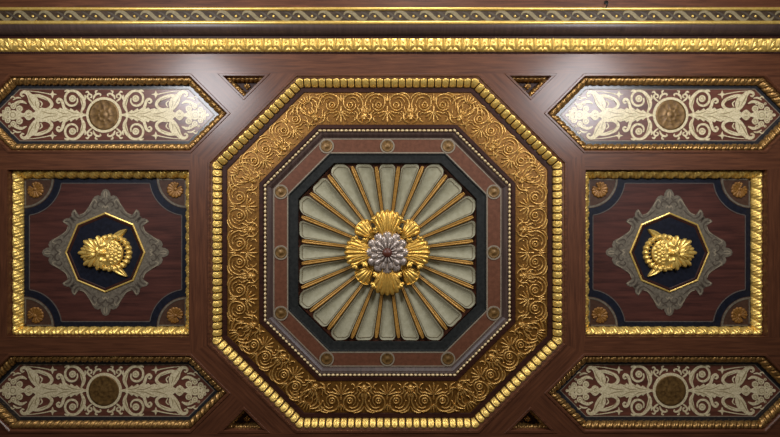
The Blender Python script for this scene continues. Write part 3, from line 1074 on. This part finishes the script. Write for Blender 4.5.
def face_h(x, y):
    ay = abs(y)
    h = 3.0
    h += 3.2 * g2(x, y, -1, 0, 12, 10)
    h += 2.2 * g2(x, ay - .25 * (x - 4), 4.4, 4.8, 1.5, 3.4)   # brows
    h -= 3.0 * g2(x, ay, 1.4, 4.6, 1.7, 2.2)                   # eye sockets
    h += 2.0 * g2(x, ay, 1.3, 4.6, .8, 1.2)                    # eyes
    h += 3.0 * g2(x, y, -.6, 0, 4.0, 1.3)                      # nose
    h += 1.8 * g2(x, ay, -3.8, 1.7, 1.4, 1.3)                  # nostrils
    h += 2.4 * g2(x, ay, -2.4, 7.6, 2.6, 2.4)                  # cheeks
    h += 1.9 * g2(x, ay + .4 * (x + 6.4), -6.4, 3.6, 1.2, 2.8)  # moustache
    h -= 3.2 * g2(x, y, -8.6, 0, 1.0, 3.0)                     # mouth
    h += 1.6 * g2(x, y, -10.6, 0, 1.1, 2.4)                    # lower lip
    for kx, yv, rr in CURLS:                                   # forehead curls
        d = math.hypot(x - kx, ay - yv)
        h += 1.9 * exp(-(d / rr) ** 4) - 1.3 * exp(-(d / (.45 * rr)) ** 2)
    return h


mb = MB()
N1, N2 = 40, 110
rows = []
for i in range(N1 + 1):
    row = []
    for j in range(N2):
        a = 2 * pi * j / N2
        R = 13.5 + 3.6 * max(0, cos(a)) ** .8
        p = min(1.0, i / (N1 - 1))
        x, y = 1.5 + R * p * cos(a), (R * .98) * p * sin(a)
        z = 0 if i == N1 else -max(.4, face_h(x, y) * (1 if i < N1 - 1 else .75))
        row.append((x, y, z))
    rows.append(row)
mb.grid(rows, True, True)
mb.build('face', 'gold', cm)
for a, L, bx, zb in ((180, 21.5, -6, 0), (143, 21.0, -4.5, -.6), (217, 21.0, -4.5, -.6), (108, 18.5, -1.5, -1.4), (252, 18.5, -1.5, -1.4),
                     (162, 14.0, -5, -2.8), (198, 14.0, -5, -2.8)):
    g = a * pi / 180
    mb = MB()
    mb.fan(bx, 0, g, L, .44, 3, zb, 5.0, .9, na=48, nr=12, k=.17, flat=.30, r0=.25, curl=.2, power=2)
    mb.stroke([(bx + 9 * cos(g), 9 * sin(g), .4), (bx + L * .7 * cos(g), L * .7 * sin(g), .7), (bx + (L - 1.5) * cos(g), (L - 1.5) * sin(g), .3)], zb - 3.6, 1.6)
    mb.build('beard_leaf', 'gold', cm)
for s in (-1, 1):
    mb = MB()
    x0, y0_, x1, y1 = 6.5, s * 14.0, 22.0, s * 24.2
    nx, ny = -(y1 - y0_), x1 - x0
    Ln = math.hypot(nx, ny)
    nx, ny = nx / Ln, ny / Ln
    rows = []
    for i in range(13):
        p = i / 12
        w = 3.6 * sin(pi * min(1, .18 + .82 * p)) ** .8 + .05
        cx_, cy_ = x0 + (x1 - x0) * p, y0_ + (y1 - y0_) * p
        rows.append([(cx_ + nx * w * q, cy_ + ny * w * q, -(4.2 - 1.4 * p) * (1 - abs(q) ** 4 * .9) + 1.3 * exp(-(q / .42) ** 2) * sin(pi * p)
                      - .5 * abs(sin(6 * pi * p)) * (abs(q) < .7)) for q in [-1 + j / 5 for j in range(11)]])
        rows[-1][0] = (*rows[-1][0][:2], 0)
        rows[-1][-1] = (*rows[-1][-1][:2], 0)
    mb.grid(rows)
    mb.build('ear', 'gold', cm)
mb = MB()
for i in range(15):
    a = (-112 + 224 * i / 14) * pi / 180
    mb.dome(6.6 + 17.6 * cos(a), 16.6 * sin(a), 3.1, 0, 4.4, 14, 5)
    mb.stroke([(6.6 + 14.4 * cos(a), 13.6 * sin(a), .6), (6.6 + 17 * cos(a), 16 * sin(a), 1.2), (6.6 + 20 * cos(a), 18.8 * sin(a), .8)], -2.6, 1.9)
mb.stroke([(6.6 + 17.2 * cos(a), 16.2 * sin(a), 2.4) for a in [(-112 + 224 * i / 24) * pi / 180 for i in range(25)]], 0, 3.4)
mb.build('hair_roll', 'gold', cm)
dup(cm, loc(CX + 289.2 - .6, CY + .3, 13.3), 'gilded leafy satyr mask turned sideways, beard leaves pointing right, in the right square coffer', pi)

# ------------------------------------------------------------------ four small triangular coffers
TR = [(-26.7, -9.0), (26.7, -9.0), (0, 17.7)]
tr = thing('triangular_coffer', 'small triangular coffer with carved gilt leaf beside the upper left panel', 'coffer', loc(243.9, 82.5), 0, 'triangular coffers')
mb = MB()
sweep(mb, TR, [(0, 4), (0, -.1), (.4, -.7), (2.2, -.7), (2.8, .6), (3.2, 6), (3.4, 8)])
mb.build('wooden_frame', 'wood', tr)
mb = MB()
mb.prism(inset(TR, 3.0), 12.5, 15)
mb.build('back_board', 'dark_wood', tr)
mb = MB()
carve(mb, TR, [(3.2, 5.0), (3.6, 4.8), (4.8, 8.0), (5.6, 11.0), (5.8, 12.6)], 4.6, f_leafrope, 1.2, ds=10, nt=7)
mb.build('carved_edge', 'brown_gold', tr)
mb = MB()
mb.fan(0, 3.0, -pi / 2, 5.0, 1.3, 5, 12.5, 2.0, .6)
mb.dome(0, 3.2, 1.5, 12.5, 2)
mb.build('leaf', 'brown_gold', tr)
dup(tr, loc(2 * CX - 243.9, 82.5), 'small triangular coffer with carved gilt leaf beside the upper right panel')
dup(tr, loc(243.9, 2 * CY - 82.5), 'small dark triangular coffer beside the lower left panel, cut by the bottom edge', pi)
dup(tr, loc(2 * CX - 243.9, 2 * CY - 82.5), 'small dark triangular coffer beside the lower right panel, cut by the bottom edge', pi)

# ------------------------------------------------------------------ hook in the beam
hk = thing('ceiling_hook', 'small black iron hook screwed into the beam at the top edge', 'hook', loc(PX + (606 - PX) * k, yy(2.6, CD), CD))
mb = MB()
mb.lathe(0, 0, [(2.0, 0), (2.0, -.5), (1.2, -.8), (0.01, -.9)], 16)
mb.build('plate', 'iron', hk)
pts = [(0, 0, 0), (0, 0, -3), (-.4, .8, -5), (-1.0, 3, -6.4), (-1.6, 5.4, -6.0), (-1.8, 6.6, -4.4), (-1.7, 6.4, -3)]
rows = []
for i, (x, y, z) in enumerate(pts):
    a, b = pts[max(0, i - 1)], pts[min(len(pts) - 1, i + 1)]
    t = [b[c] - a[c] for c in range(3)]
    L = sqrt(sum(q * q for q in t))
    t = [q / L for q in t]
    # ring in the plane across the wire: side vector x, and t x side
    sx_ = [1 - t[0] * t[0], -t[0] * t[1], -t[0] * t[2]]
    Ls = sqrt(sum(q * q for q in sx_))
    sx_ = [q / Ls for q in sx_]
    up = [t[1] * sx_[2] - t[2] * sx_[1], t[2] * sx_[0] - t[0] * sx_[2], t[0] * sx_[1] - t[1] * sx_[0]]
    rows.append([(x + .6 * (cos(g) * sx_[0] + sin(g) * up[0]), y + .6 * (cos(g) * sx_[1] + sin(g) * up[1]), z + .6 * (cos(g) * sx_[2] + sin(g) * up[2]))
                 for g in [2 * pi * q / 8 for q in range(8)]])
mb = MB()
mb.grid(rows, True, True)
mb.build('wire', 'iron', hk)

# ------------------------------------------------------------------ light, sky, camera
def area(name, at, target, size, power, color, size_y=None):
    l = bpy.data.lights.new(name, 'AREA')
    l.energy = power
    l.color = color
    l.shape = 'RECTANGLE' if size_y else 'DISK'
    l.size = size
    if size_y:
        l.size_y = size_y
    o = bpy.data.objects.new(name, l)
    C.objects.link(o)
    o.location = at
    import mathutils
    dv = mathutils.Vector(target) - mathutils.Vector(at)
    o.rotation_euler = dv.to_track_quat('-Z', 'Y').to_euler()
    return o


area('window_light_left', (-2.80, -1.95, 3.9), (-0.7, -0.3, 6.8), 0.9, 92, (0.95, 0.96, 1.0), 1.1)
area('window_light_right', (2.92, -1.95, 3.9), (0.7, -0.3, 6.8), 1.1, 98, (0.95, 0.96, 1.0), 1.2)
area('added_upper_light', (0.45, -4.5, 3.9), (0.0, -1.0, 6.8), 0.8, 110, (1.0, 0.97, 0.92), 0.9)  # added light for the upper gilding, not a known window
area('room_lamp', (0.1, -0.6, 1.2), (0, 0.2, 6.8), 1.6, 20, (1.0, 0.82, 0.58))

w = bpy.data.worlds.new('room_air')
bpy.context.scene.world = w
w.use_nodes = True
bg = w.node_tree.nodes['Background']
bg.inputs['Color'].default_value = (1.0, 0.84, 0.66, 1)
bg.inputs['Strength'].default_value = 0.045

cam = bpy.data.cameras.new('camera')
cam.sensor_width = 36.0
cam.lens = 36.0 * D / 780.0
cam.clip_end = 100
co = bpy.data.objects.new('camera', cam)
C.objects.link(co)
co.location = (0, 0, ZC - D * U)
co.rotation_euler = (pi, 0, 0)
s = bpy.context.scene
s.camera = co
s.view_settings.view_transform = 'Standard'
s.view_settings.look = 'None'
s.view_settings.gamma = 1.0
s.view_settings.exposure = 0.0
